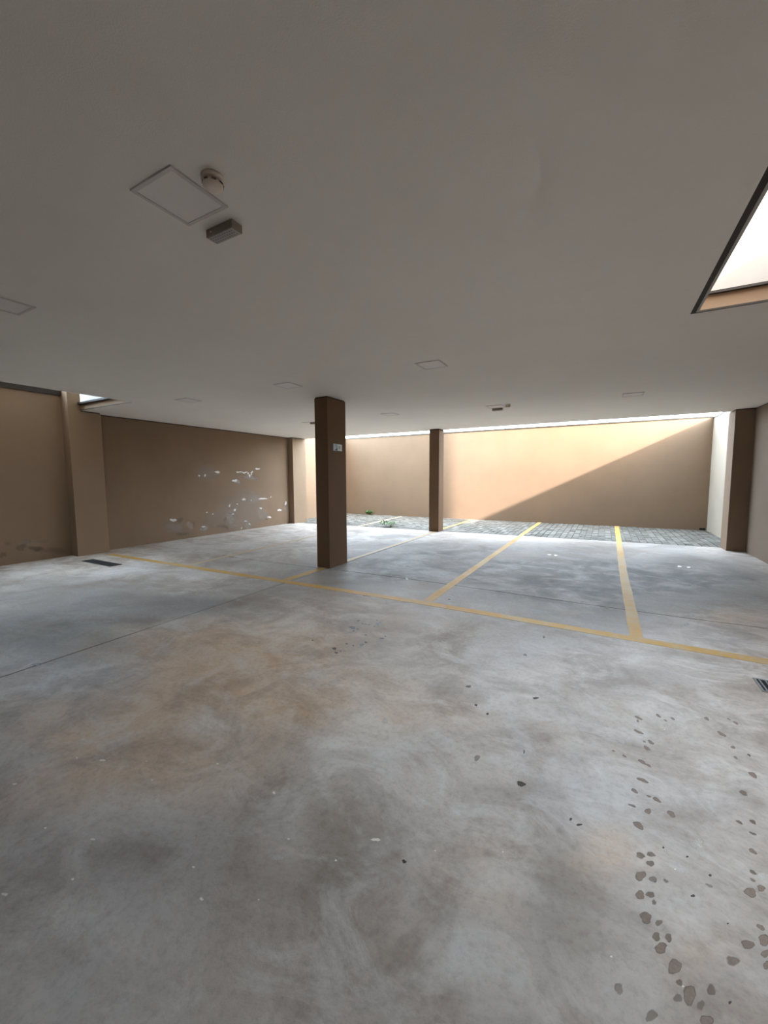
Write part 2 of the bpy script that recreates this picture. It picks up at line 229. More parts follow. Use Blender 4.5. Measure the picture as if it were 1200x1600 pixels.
M_SIGNBLUE = plain('sign_blue_grey_print', (0.34, 0.43, 0.54), 0.4, 0.04)
M_SIGNDARK = plain('sign_dark_print', (0.06, 0.08, 0.08), 0.5, 0.04)
M_SIGNPALE = plain('sign_pale_print', (0.74, 0.76, 0.72), 0.4, 0.04)
M_SIGNGREY = plain('sign_grey_print', (0.36, 0.42, 0.42), 0.4, 0.04)


def attr(nt, name):
    n = nt.nodes.new('ShaderNodeAttribute')
    n.attribute_name = name
    return n.outputs['Fac']


def make_concrete():
    """Power-floated concrete: cloudy greys, and dust, wear and grime (the grime also dims over-bright bays) whose extent is stored on the mesh and whose edges are ragged here."""
    m, nt, n, l, b = nodes_of('worn_concrete')
    p = pos(nt)
    big = noise(nt, p, 0.55, 6, 0.62, 0.8)
    mid = noise(nt, p, 1.5, 9, 0.66, 0.7)
    wisp = noise(nt, stretched(nt, p, (1.0, 1.5, 1.0)), 2.3, 9, 0.68, 0.9)
    fine = noise(nt, p, 30, 7, 0.72)
    speck = noise(nt, p, 95, 3, 0.6)
    c = ramp(nt, big, [(0.36, (0.42, 0.357, 0.30)), (0.50, (0.54, 0.482, 0.43)), (0.62, (0.585, 0.55, 0.52))])

    def lay(c, name, color, gain, scale_noise):
        f = maths(nt, 'MULTIPLY', attr(nt, name), maths(nt, 'ADD', maths(nt, 'MULTIPLY', scale_noise, 1.7), 0.08))
        return mix(nt, maths(nt, 'MULTIPLY', f, gain), c, color)
    c = lay(c, 'dust', (0.68, 0.52, 0.375), 1.6, mid)
    c = lay(c, 'worn', (0.78, 0.73, 0.67), 1.3, wisp)
    c = mix(nt, ramp(nt, mid, [(0.40, (0.65, 0.65, 0.65)), (0.54, (0, 0, 0))]), c, mix(nt, 1.0, c, (0.62, 0.58, 0.55), 'MULTIPLY'))
    c = mix(nt, ramp(nt, wisp, [(0.50, (0, 0, 0)), (0.56, (0.25, 0.25, 0.25)), (0.68, (0.65, 0.65, 0.65))]), c, (0.72, 0.685, 0.645))
    c = mix(nt, ramp(nt, wisp, [(0.32, (0.55, 0.55, 0.55)), (0.48, (0, 0, 0))]), c, mix(nt, 1.0, c, (0.72, 0.67, 0.63), 'MULTIPLY'))
    patchy = maths(nt, 'ADD', maths(nt, 'MULTIPLY', mid, 0.5), maths(nt, 'MULTIPLY', wisp, 0.5))
    f = maths(nt, 'MULTIPLY', attr(nt, 'grime_and_dimming'), ramp(nt, patchy, [(0.41, (0.40, 0.40, 0.40)), (0.50, (0.84, 0.84, 0.84)), (0.58, (1, 1, 1))]))  # real grime, deepened to hold down bright bay floor
    c = mix(nt, f, c, mix(nt, 0.45, (0.09, 0.084, 0.079), mix(nt, 1.0, c, (0.21, 0.20, 0.195), 'MULTIPLY')))
    c = mix(nt, ramp(nt, fine, [(0.36, (0.40, 0.40, 0.40)), (0.52, (0, 0, 0))]), c, mix(nt, 1.0, c, (0.62, 0.60, 0.58), 'MULTIPLY'))
    c = mix(nt, ramp(nt, speck, [(0.70, (0, 0, 0)), (0.78, (0.5, 0.5, 0.5))]), c, (0.24, 0.215, 0.19))
    l.new(c, b.inputs['Base Color'])
    l.new(ramp(nt, mid, [(0.3, (0.5, 0.5, 0.5)), (0.7, (0.72, 0.72, 0.72))]), b.inputs['Roughness'])
    b.inputs['Specular IOR Level'].default_value = 0.30
    bump(nt, b, maths(nt, 'ADD', maths(nt, 'MULTIPLY', fine, 0.6), maths(nt, 'MULTIPLY', wisp, 0.5)), 0.28, 0.01)
    return m


M_CONCRETE = make_concrete()
M_JOINT = plain('joint_filler', (0.04, 0.034, 0.03), 0.9)


def make_paver():
    m, nt, n, l, b = nodes_of('concrete_paver')
    p = pos(nt)
    info = nt.nodes.new('ShaderNodeAttribute')
    info.attribute_name = 'tone'
    base = ramp(nt, info.outputs['Fac'], [(0.0, (0.09, 0.082, 0.067)), (0.5, (0.135, 0.126, 0.108)), (1.0, (0.215, 0.20, 0.175))])
    moss = noise(nt, p, 1.3, 6, 0.7, 0.5)
    c = mix(nt, ramp(nt, moss, [(0.5, (0, 0, 0)), (0.7, (0.45, 0.45, 0.45))]), base, (0.10, 0.098, 0.072))
    l.new(c, b.inputs['Base Color'])
    b.inputs['Roughness'].default_value = 0.85
    bump(nt, b, noise(nt, p, 40, 4), 0.3, 0.01)
    return m


M_PAVER = make_paver()
M_SAND = plain('joint_sand', (0.20, 0.185, 0.16), 0.95, 0.2, 20)


def make_paint(name, low, high):
    m, nt, n, l, b = nodes_of(name)
    p = pos(nt)
    w = noise(nt, p, 9, 8, 0.75, 0.5)
    big = noise(nt, p, 0.9, 3)
    wear = maths(nt, 'ADD', maths(nt, 'MULTIPLY', w, 0.75), maths(nt, 'MULTIPLY', big, 0.35))
    yel = ramp(nt, big, [(0.35, (0.50, 0.265, 0.03)), (0.65, (0.56, 0.33, 0.065))])
    c = mix(nt, ramp(nt, wear, [(low, (0, 0, 0)), (high, (0.8, 0.8, 0.8))]), yel, (0.42, 0.36, 0.28))
    l.new(c, b.inputs['Base Color'])
    b.inputs['Roughness'].default_value = 0.6
    return m


M_PAINT = make_paint('worn_yellow_line_paint', 0.50, 0.74)
M_FADED = make_paint('faded_yellow_line_paint', 0.30, 0.58)


def make_stain(name, color, scale, rough, soft=0.5):
    """A stain with ragged, fading edges: the vertex attribute 'cover' fades towards its rim."""
    m, nt, n, l, b = nodes_of(name)
    p = pos(nt)
    a = nt.nodes.new('ShaderNodeAttribute')
    a.attribute_name = 'cover'
    nz = noise(nt, p, scale, 6, 0.68, 0.4)
    f = maths(nt, 'ADD', a.outputs['Fac'], maths(nt, 'MULTIPLY', maths(nt, 'SUBTRACT', nz, 0.2), 0.0))
    rag = nt.nodes.new('ShaderNodeMapRange')
    rag.inputs['From Min'].default_value = 0.30
    rag.inputs['From Max'].default_value = 0.30 + soft
    l.new(maths(nt, 'MULTIPLY', f, maths(nt, 'ADD', nz, 0.35)), rag.inputs['Value'])
    s = nt.nodes.new('ShaderNodeAttribute')
    s.attribute_name = 'strength'
    fac = maths(nt, 'MULTIPLY', rag.outputs[0], s.outputs['Fac'])
    f2 = noise(nt, p, scale * 3, 4)
    l.new(ramp(nt, f2, [(0.3, tuple(c * 0.85 for c in color)), (0.7, tuple(min(1, c * 1.15) for c in color))]), b.inputs['Base Color'])
    b.inputs['Roughness'].default_value = rough
    l.new(fac, b.inputs['Alpha'])
    return m


M_FOOT = make_stain('brown_damp_stain', (0.225, 0.165, 0.125), 28, 0.5, 0.32)
M_OIL = make_stain('dark_oil_stain', (0.055, 0.04, 0.032), 40, 0.4, 0.15)
M_FLECK = make_stain('white_paint_fleck', (0.80, 0.76, 0.70), 40, 0.7, 0.2)
M_SALT = make_stain('white_salt_bloom', (0.74, 0.70, 0.65), 34, 0.9, 0.45)
M_BARE = make_stain('grey_bare_plaster', (0.40, 0.335, 0.29), 8, 0.9, 0.5)
M_MOULD = make_stain('dark_mould', (0.16, 0.115, 0.09), 9, 0.9, 0.95)


# ------------------------------------------------------------------ object helpers
def link(name, me, mat=None, parent=None):
    o = bpy.data.objects.new(name, me)
    COL.objects.link(o)
    if mat:
        for k in (mat if isinstance(mat, (list, tuple)) else [mat]):
            me.materials.append(k)
    if parent:
        o.parent = parent
    return o


def obj(name, bm, mat=None, parent=None, smooth=False):
    bmesh.ops.recalc_face_normals(bm, faces=bm.faces)
    me = bpy.data.meshes.new(name)
    bm.to_mesh(me)
    bm.free()
    if smooth:
        for f in me.polygons:
            f.use_smooth = True
    return link(name, me, mat, parent)


def add_box(bm, x0, x1, y0, y1, z0, z1, bevel=0.0):
    r = bmesh.ops.create_cube(bm, size=1)
    vs = r['verts']
    for v in vs:
        v.co = Vector(((x0 + x1) / 2 + v.co.x * (x1 - x0), (y0 + y1) / 2 + v.co.y * (y1 - y0), (z0 + z1) / 2 + v.co.z * (z1 - z0)))
    if bevel:
        es = list({e for v in vs for e in v.link_edges})
        bmesh.ops.bevel(bm, geom=es, offset=bevel, segments=2, affect='EDGES', profile=0.5)
    return bm


def box(name, dims, mat, parent=None, bevel=0.0):
    return obj(name, add_box(bmesh.new(), *dims, bevel), mat, parent)


def prism(pts, z0, z1):
    bm = bmesh.new()
    vs = [bm.verts.new((x, y, z0)) for x, y in pts]
    f = bm.faces.new(vs)
    r = bmesh.ops.extrude_face_region(bm, geom=[f])
    for v in r['geom']:
        if isinstance(v, bmesh.types.BMVert):
            v.co.z = z1
    return bm


def lathe(bm, prof, segs=28):
    rings = []
    for r, z in prof:
        if r < 1e-6:
            rings.append([bm.verts.new((0, 0, z))])
        else:
            rings.append([bm.verts.new((r * math.cos(2 * math.pi * k / segs), r * math.sin(2 * math.pi * k / segs), z)) for k in range(segs)])
    for a, b in zip(rings, rings[1:]):
        for k in range(segs):
            k2 = (k + 1) % segs
            if len(a) == 1:
                bm.faces.new((a[0], b[k], b[k2]))
            elif len(b) == 1:
                bm.faces.new((a[k], a[k2], b[0]))
            else:
                bm.faces.new((a[k], a[k2], b[k2], b[k]))
    return bm


def structure(o):
    o['kind'] = 'structure'
    return o


def tag(o, label, cat, group=None):
    o['label'] = label
    o['category'] = cat
    if group:
        o['group'] = group
    return o


def empty(name, loc, rz=0.0):
    e = bpy.data.objects.new(name, None)
    e.empty_display_size = 0.1
    COL.objects.link(e)
    e.location = loc
    e.rotation_euler = (0, 0, rz)
    return e


def copy_tree(root):
    r = root.copy()
    COL.objects.link(r)
    for ch in list(root.children):
        c = ch.copy()
        COL.objects.link(c)
        c.parent = r
        for g in list(ch.children):
            d = g.copy()
            COL.objects.link(d)
            d.parent = c
    return r


# ------------------------------------------------------------------ floor: cast slabs with open joints
JX, JY = -4.22, 5.55
edge = lambda x: 10.87 + (x + 9.7) * (11.38 - 10.87) / 12.35          # the slightly skewed end of the concrete
floor = structure(obj('floor', prism([(-10.45, YF - 0.2), (2.95, YF - 0.2), (2.95, YB + 0.2), (-10.45, YB + 0.2)], -0.30, -0.06), M_JOINT))
g = 0.008


def jy(x):                                                             # the cross joint wanders a little
    return JY - 0.05 * math.sin((x + 1) * 0.9)


def cover(X, Y, kind):
    """How much of one kind of floor tone lies at each point, from the surveyed patches."""
    out = np.zeros_like(X)
    for cx, cy, ux, uy, vx, vy, s, col in TONES:
        if int(col) != kind:
            continue
        det = ux * vy - uy * vx
        p = ((X - cx) * vy - (Y - cy) * vx) / det
        q = ((Y - cy) * ux - (X - cx) * uy) / det
        wob = 1 + 0.16 * np.sin(3 * np.arctan2(q, p) + cx * 5) + 0.10 * np.sin(5 * np.arctan2(q, p) + cy * 7)
        r = np.sqrt(p * p + q * q) / wob
        out = 1 - (1 - out) * (1 - s * np.clip((1.25 - r) / 0.8, 0, 1))
    return out


def slab(x0, x1, y_low, y_high):
    nx = int((x1 - x0) / 0.06)
    ny = int((y_high((x0 + x1) / 2) - y_low((x0 + x1) / 2)) / 0.06)
    xs = np.linspace(x0, x1, nx + 1)
    lo = np.array([y_low(x) for x in xs])
    hi = np.array([y_high(x) for x in xs])
    t = np.linspace(0, 1, ny + 1)[:, None]
    X = np.broadcast_to(xs[None, :], (ny + 1, nx + 1))
    Y = lo[None, :] * (1 - t) + hi[None, :] * t
    top = np.stack([X, Y, np.zeros_like(X)], -1).reshape(-1, 3)
    idx = np.arange((nx + 1) * (ny + 1)).reshape(ny + 1, nx + 1)
    quads = np.stack([idx[:-1, :-1], idx[:-1, 1:], idx[1:, 1:], idx[1:, :-1]], -1).reshape(-1, 4)
    rim = np.concatenate([idx[0, :-1], idx[:-1, -1], idx[-1, :0:-1], idx[:0:-1, 0]])
    low = top[rim] - np.array([0, 0, 0.06])
    n = len(top)
    k = np.arange(len(rim))
    k2 = (k + 1) % len(rim)
    side = np.stack([rim[k2], rim[k], n + k, n + k2], -1)
    faces = np.concatenate([quads, side])
    me = bpy.data.meshes.new('concrete_slab')
    me.from_pydata(np.concatenate([top, low]).tolist(), [], faces.tolist())
    V = np.concatenate([top, low])
    for name, kind in (('dust', 0), ('grime_and_dimming', 1), ('worn', 2)):
        a = me.attributes.new(name, 'FLOAT', 'POINT')
        a.data.foreach_set('value', cover(V[:, 0], V[:, 1], kind).astype(np.float32))
    return link('concrete_slab', me, M_CONCRETE, floor)


slab(XL - 0.02, JX - g, lambda x: YF, lambda x: jy(x) - g)
slab(JX + g, XR + 0.02, lambda x: YF, lambda x: jy(x) - g)
slab(XL - 0.02, JX - g, lambda x: jy(x) + g, edge)
slab(JX + g, XR + 0.02, lambda x: jy(x) + g, edge)

# the yard behind the slab edge: small concrete pavers, a few pixels each
yard = structure(obj('floor_yard', prism([(-10.16, edge(-10.16)), (2.68, edge(2.68)), (2.68, YB), (-10.16, YB)], -0.06, -0.018), M_SAND))
vs, fs, tone = [], [], []
px, py = 0.150, 0.215
ix = int((2.68 + 10.15) / px)
for i in range(ix + 1):
    for j in range(18):
        x0 = -10.15 + i * px + 0.005
        x1 = min(x0 + px - 0.010, 2.665)
        y1 = YB - 0.005 - j * py
        y0 = y1 - py + 0.012
        lim = edge((x0 + x1) / 2) + 0.012
        if y1 < lim + 0.03 or x1 - x0 < 0.03:
            continue
        y0 = max(y0, lim)
        z = random.uniform(-0.004, 0.004)
        tx, ty = random.uniform(-0.003, 0.003), random.uniform(-0.003, 0.003)
        k = len(vs)
        c = 0.006
        vs += [(x0, y0, -0.03), (x1, y0, -0.03), (x1, y1, -0.03), (x0, y1, -0.03)]
        vs += [(x0 + c, y0 + c, z - tx - ty), (x1 - c, y0 + c, z + tx - ty), (x1 - c, y1 - c, z + tx + ty), (x0 + c, y1 - c, z - tx + ty)]
        fs += [(k + 4, k + 5, k + 6, k + 7), (k, k + 1, k + 5, k + 4), (k + 1, k + 2, k + 6, k + 5), (k + 2, k + 3, k + 7, k + 6), (k + 3, k, k + 4, k + 7)]
        tone += [random.betavariate(2, 2)] * 8
me = bpy.data.meshes.new('concrete_pavers')
me.from_pydata(vs, [], fs)
at = me.attributes.new('tone', 'FLOAT', 'POINT')
at.data.foreach_set('value', tone)
pv = link('concrete_pavers', me, M_PAVER, yard)
pv['kind'] = 'stuff'

# ------------------------------------------------------------------ ceiling slab with a light well on either side
WL_X, WL_Y = -7.61, 4.285       # left well: right edge, far edge
WN = 1.90                       # near end of both wells, unseen, drawn in to cut light
WR_X, WR_Y = 0.587, 4.40        # right well: left edge, far edge
bm = prism([(-10.16, YS), (-10.16, WL_Y), (WL_X, WL_Y), (WL_X, WN), (-10.05, WN), (-10.05, YF), (2.85, YF), (2.85, WN), (WR_X, WN), (WR_X, WR_Y), (2.85, WR_Y), (2.85, YS)], H, ST)
ceiling = structure(obj('ceiling', bm, [M_CEIL, M_TAN]))
for f in ceiling.data.polygons:
    f.material_index = 0 if f.normal.z < -0.5 else 1

# lips of the light wells
structure(box('trim_1', (WR_X - 0.001, WR_X + 0.036, WN + 0.01, WR_Y + 0.0, H + 0.002, H + 0.03), M_CAP))
structure(box('trim_2', (WR_X + 0.037, WR_X + 0.060, WN + 0.01, WR_Y - 0.03, H + 0.012, H + 0.035), M_STEEL))
structure(box('trim_3', (WR_X + 0.001, XR, WR_Y - 0.014, WR_Y - 0.001, H + 0.001, H + 0.016), M_CAP))
structure(box('trim_4', (WL_X - 1.88, WL_X, WL_Y - 0.012, WL_Y - 0.001, H + 0.001, H + 0.014), M_CAP))

# dark drip flashing along the top of the slab's well edges
structure(box('trim_10', (WR_X + 0.02, XR, WR_Y - 0.03, WR_Y + 0.06, ST - 0.016, ST + 0.004), M_CAP))
structure(box('trim_11', (-9.69, WL_X - 0.0, WL_Y - 0.06, WL_Y + 0.18, ST - 0.03, ST + 0.004), M_CAP))

# storey above: stands back from the wells; unseen height and yard overhang hold back sky
up = bmesh.new()
add_box(up, -10.05, 2.65, 4.47, YS, ST, 3.4)
add_box(up, -10.05, 2.65, 4.47, 6.5, 3.4, 12.0)
add_box(up, -5.5, 2.65, 6.5, 12.3, 3.4, 12.0)  # added overhang past the slab edge, cut back on the left to admit sky
add_box(up, WL_X, WR_X, WN, 4.47, ST, 12.0)
add_box(up, -10.05, 2.65, YF, WN, ST, 12.0)
up = structure(obj('wall_upper', up, [M_WELL, M_WHITE]))
for f in up.data.polygons:                                             # only the faces at the far end of the wells are white
    f.material_index = 1 if f.normal.y < -0.5 and 4.4 < f.center.y < 4.5 else 0

# ------------------------------------------------------------------ walls
wall_left = structure(box('wall_left', (XL - 0.35, XL, 4.36, 11.0, -0.06, H - 0.022), M_LEFT_SHADED))
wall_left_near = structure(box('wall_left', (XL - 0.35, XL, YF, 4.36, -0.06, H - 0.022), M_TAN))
structure(box('wall_left_parapet', (XL - 0.35, XL, YF, WL_Y, H - 0.022, 3.262), M_TAN))
structure(box('trim_5', (XL - 0.35, XL + 0.03, YF, WL_Y - 0.16, 3.263, 3.42), M_CAP))
structure(box('wall_yard_left', (-10.45, -10.16, 11.0, YB + 0.2, -0.06, 3.29), M_TAN))
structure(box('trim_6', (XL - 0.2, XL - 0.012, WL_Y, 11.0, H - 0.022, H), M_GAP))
wall_right = structure(box('wall_right', (XR, XR + 0.2, YF, 11.2, -0.06, H - 0.02), M_RIGHT))
structure(box('wall_right_parapet', (XR, XR + 0.2, YF, 4.47, H - 0.02, 4.2), M_WELL))
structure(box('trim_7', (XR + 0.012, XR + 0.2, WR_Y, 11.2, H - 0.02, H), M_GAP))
structure(box('wall_yard_right', (2.67, 2.87, 11.2, YB + 0.2, -0.06, 3.255), M_PALE))
structure(box('trim_8', (2.655, 2.885, YS, YB + 0.2, 3.255, 3.285), M_CAPG))
wall_back = structure(box('wall_back', (-10.45, 2.87, YB, YB + 0.2, -0.06, 3.28), M_BACK))
structure(box('trim_9', (-10.45, 2.655, YB - 0.015, YB + 0.215, 3.281, 3.318), M_CAPG))
structure(box('wall_front', (-10.04, 2.85, YF - 0.2, YF, -0.06, 3.1), M_TAN))

# small drain outlet at the foot of the back wall, in the corner
bm = bmesh.new()
add_box(bm, 2.50, 2.64, YB - 0.012, YB + 0.03, 0.004, 0.07, 0.01)
obj('drain_outlet', bm, M_PIT, wall_back)


# ------------------------------------------------------------------ pillars
def pillar(name, x0, x1, y0, y1, label, group, gaps, paint=None):
    t = empty(name, ((x0 + x1) / 2, (y0 + y1) / 2, 0))
    w, d = (x1 - x0) / 2, (y1 - y0) / 2
    obj('shaft', add_box(bmesh.new(), -w, w, -d, d, -0.002, H - 0.020, 0.004), paint or M_COLUMN, t)
    i = 0.012
    gx0, gx1, gy0, gy1 = [i if q else 0 for q in gaps]
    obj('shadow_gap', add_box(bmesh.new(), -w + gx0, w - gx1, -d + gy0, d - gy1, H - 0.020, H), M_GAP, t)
    return tag(t, label, 'pillar', group)


near = pillar('pillar', -4.472, -4.196, 5.607, 6.154, 'freestanding brown square pillar nearest the camera with a small sign on it', 'square brown pillars', (1, 1, 1, 1))
pillar('pillar', -4.522, -4.220, 10.94, 11.32, 'freestanding brown square pillar at the slab edge before the sunlit back wall', 'square brown pillars', (1, 1, 1, 1))
pillar('pillar', 2.33, 2.66, 10.95, 11.45, 'brown pillar built against the right wall at the slab edge', 'square brown pillars', (1, 0, 1, 1), plaster('right_column_paint', (0.24, 0.165, 0.112)))
pillar('pillar', XL - 0.01, -9.48, 10.66, 11.33, 'tan pilaster on the left wall at the far end before the yard', 'square brown pillars', (0, 1, 1, 1), M_TAN)
# the near pilaster on the left wall runs on up through the light well
t = empty('pillar', (-9.57, 4.36, 0))
bm = bmesh.new()
add_box(bm, -0.13, 0.13, -0.31, 0.29, -0.002, H - 0.022, 0.004)
add_box(bm, -0.13, 0.13, -0.31, -0.078, H - 0.022, 3.36)
obj('shaft', bm, M_TAN, t)
obj('shadow_gap', add_box(bmesh.new(), -0.13, 0.118, -0.075, 0.278, H - 0.022, H), M_GAP, t)
tag(t, 'tan pilaster on the left wall rising into the ceiling opening beside the dark floor grate', 'pillar', 'square brown pillars')

# ------------------------------------------------------------------ sign on the near pillar
t = empty('wall_sign', (-4.196, 5.885, 2.131))
obj('plate', add_box(bmesh.new(), 0.0, 0.006, -0.148, 0.140, -0.066, 0.066, 0.002), M_SIGNDARK, t)
obj('face', add_box(bmesh.new(), 0.006, 0.0075, -0.128, 0.136, -0.060, 0.061), M_SIGN, t)


def plate_poly(name, pts, x, mat):
    bm = bmesh.new()
    vs = [bm.verts.new((x, a, b)) for a, b in pts]
    f = bm.faces.new(vs)
    r = bmesh.ops.extrude_face_region(bm, geom=[f])
    for v in r['geom']:
        if isinstance(v, bmesh.types.BMVert):
            v.co.x += 0.001
    return obj(name, bm, mat, t)


plate_poly('printed_field', [(-0.095, 0.052), (-0.008, 0.050), (-0.008, -0.010), (-0.060, -0.012)], 0.0076, M_SIGNBLUE)
plate_poly('printed_wedge', [(-0.105, -0.052), (-0.010, -0.054), (-0.010, -0.004), (-0.055, -0.030)], 0.0080, M_SIGNDARK)
plate_poly('printed_door', [(0.004, 0.054), (0.130, 0.050), (0.130, -0.056), (0.004, -0.050)], 0.0078, M_SIGNPALE)
plate_poly('printed_doorway', [(0.026, 0.028), (0.075, 0.026), (0.072, -0.030), (0.026, -0.026)], 0.0090, M_SIGNGREY)
tag(t, 'small pale blue-grey printed sign fixed to the side of the nearest pillar', 'sign')

# ------------------------------------------------------------------ ceiling lamps
lamp = empty('ceiling_light', (0, 0, H))
w = 0.157
bm = bmesh.new()
for a in ((-w, w, -w, -w + 0.020), (-w, w, w - 0.020, w), (-w, -w + 0.020, -w + 0.020, w - 0.020), (w - 0.020, w, -w + 0.020, w - 0.020)):
    add_box(bm, *a, -0.009, 0.0, 0.0015)
obj('frame', bm, M_PANEL_FRAME, lamp)
obj('diffuser', add_box(bmesh.new(), -w + 0.020, w - 0.020, -w + 0.020, w - 0.020, -0.006, 0.0), M_DIFFUSER, lamp)
LAMPS = [(-1.897, 1.360, 'unlit square ceiling panel light nearest the camera, beside a round detector'),
         (-4.243, 1.430, 'unlit square ceiling panel light cut by the left edge of the photo'),
         (-1.930, 4.725, 'unlit square ceiling panel light above the front bay line, right of the nearest pillar'),
         (-6.560, 4.675, 'unlit square ceiling panel light nearest the left ceiling opening'),
         (-4.230, 4.690, 'unlit square ceiling panel light just left of the top of the nearest pillar'),
         (-1.945, 8.110, 'unlit square ceiling panel light with a dark box, high before the sunlit wall'),
         (0.360, 8.110, 'unlit square ceiling panel light farthest to the right, above the last bay line'),
         (-4.200, 7.900, 'unlit square ceiling panel light in the far row between the two freestanding pillars'),
         (-6.600, 8.110, 'unlit square ceiling panel light in the far row left of the nearest pillar')]
for k, (x, y, lab) in enumerate(LAMPS):
    o = lamp if k == 0 else copy_tree(lamp)
    o.location = (x, y, H)
    tag(o, lab, 'ceiling light', 'square ceiling panel lights')

# smoke detectors: round base, domed cap with dark slots, small lamp
sd = empty('smoke_detector', (0, 0, H))
obj('base', lathe(bmesh.new(), [(0, 0), (0.058, 0), (0.058, -0.016), (0.053, -0.020), (0, -0.020)]), M_PLASTIC, sd, True)
cap = obj('cap', lathe(bmesh.new(), [(0.034, -0.018), (0.034, -0.030), (0.052, -0.032), (0.052, -0.044), (0.042, -0.058), (0.022, -0.064), (0, -0.065)]), M_PLASTIC, sd, True)
for k in range(8):
    a = k * math.pi / 4 + 0.2
    bm = add_box(bmesh.new(), 0.0475, 0.0535, -0.011, 0.011, -0.0425, -0.0345)
    bmesh.ops.rotate(bm, verts=bm.verts, matrix=Matrix.Rotation(a, 3, 'Z'))
    obj('slot', bm, M_DARKPLASTIC, cap)
for k, (x, y, lab) in enumerate([(-1.640, 1.345, 'round ivory smoke detector on the ceiling beside the nearest panel light'),
                                 (-1.690, 8.010, 'small round smoke detector on the ceiling before the sunlit back wall')]):
    o = sd if k == 0 else copy_tree(sd)
    o.scale = (0.88, 0.88, 0.88)
    o.location = (x, y, H)
    o.rotation_euler.z = 0.4 * k
    tag(o, lab, 'smoke detector', 'ceiling smoke detectors')

# emergency lights: flat taupe box with an LED grid below and an indicator on its side
eb = empty('emergency_light', (0, 0, H))
obj('housing', add_box(bmesh.new(), -0.104, 0.104, -0.038, 0.036, -0.044, 0, 0.004), M_BOX, eb)
lens = obj('lens_panel', add_box(bmesh.new(), -0.098, 0.098, -0.032, 0.030, -0.0465, -0.043), M_LED, eb)
bm = bmesh.new()
for i in range(10):
    for j in range(3):
        add_box(bm, -0.088 + i * 0.0185, -0.079 + i * 0.0185, -0.024 + j * 0.018, -0.016 + j * 0.018, -0.0485, -0.046)
leds = obj('led_grid', bm, M_BOX, lens)
leds['kind'] = 'stuff'
obj('indicator', add_box(bmesh.new(), -0.066, -0.058, -0.041, -0.037, -0.026, -0.019), M_INDICATOR, eb)
for k, (x, y, lab) in enumerate([(-1.908, 1.628, 'taupe emergency light box on the ceiling beside the nearest panel light'),
                                 (-1.965, 8.345, 'dark emergency light box under the far panel light before the sunlit wall'),
                                 (-6.440, 8.060, 'dark emergency light box half hidden behind the top of the nearest pillar')]):
    o = eb if k == 0 else copy_tree(eb)
    o.location = (x, y, H)
    tag(o, lab, 'emergency light', 'ceiling emergency lights')


# ------------------------------------------------------------------ painted bay lines
def painted(name, pts, w, label, z=0.0005, paint=None):
    """A band of paint along pts (x, y), w wide, with slightly uneven edges."""
    bm = bmesh.new()
    L, R = [], []
    dense = []
    for (xa, ya), (xb, yb) in zip(pts, pts[1:]):
        n = max(1, int(math.hypot(xb - xa, yb - ya) / 0.25))
        dense += [(xa + (xb - xa) * k / n, ya + (yb - ya) * k / n) for k in range(n)]
    dense.append(pts[-1])
    for k, (x, y) in enumerate(dense):
        a = dense[max(0, k - 1)]
        b = dense[min(len(dense) - 1, k + 1)]
        d = Vector((b[0] - a[0], b[1] - a[1])).normalized()
        nx, ny = -d.y, d.x
        zz = z if y < edge(x) else z + 0.009
        for lst, s in ((L, 1), (R, -1)):
            ww = w / 2 + random.uniform(-0.004, 0.004)
            lst.append([bm.verts.new((x + s * nx * ww, y + s * ny * ww, zz + q)) for q in (0.0, 0.0015)])
    for k in range(len(dense) - 1):
        bm.faces.new((L[k][1], R[k][1], R[k + 1][1], L[k + 1][1]))
        bm.faces.new((L[k][0], L[k][1], L[k + 1][1], L[k + 1][0]))
        bm.faces.new((R[k][1], R[k][0], R[k + 1][0], R[k + 1][1]))
    return tag(obj(name, bm, paint or M_PAINT), label, 'painted line', 'yellow parking bay lines')


FRONT = [(-9.16, 4.49), (-6.7, 4.52), (-4.42, 4.555), (-1.95, 4.60), (0.36, 4.53), (1.3, 4.50), (2.6, 4.47)]
painted('bay_line', FRONT, 0.135, 'long worn yellow floor line running across the fronts of all the bays')
painted('bay_line', [(-6.66, 4.60), (-6.85, 7.1), (-6.98, 10.5), (-7.2, 14.55)], 0.10, 'faint yellow bay line left of the nearest pillar, running back to the yard', 0.0012, M_FADED)
painted('bay_line', [(-4.33, 4.64), (-4.31, 5.60)], 0.125, 'short yellow bay line ending at the foot of the nearest pillar', 0.0012)
painted('bay_line', [(-4.29, 6.17), (-4.32, 10.93)], 0.11, 'thin yellow bay line between the two freestanding pillars', 0.0012, M_FADED)
painted('bay_line', [(-4.34, 11.36), (-4.28, 14.42)], 0.11, 'yellow line on the pavers behind the far freestanding pillar', 0.0012)
painted('bay_line', [(-1.95, 4.68), (-1.945, 9.0), (-1.93, 14.72)], 0.12, 'slanting yellow bay line in the middle of the bays reaching the shadowed back wall', 0.0012)
painted('bay_line', [(0.335, 4.60), (0.325, 7.4), (0.385, 14.74)], 0.12, 'steep yellow bay line farthest to the right', 0.0012)


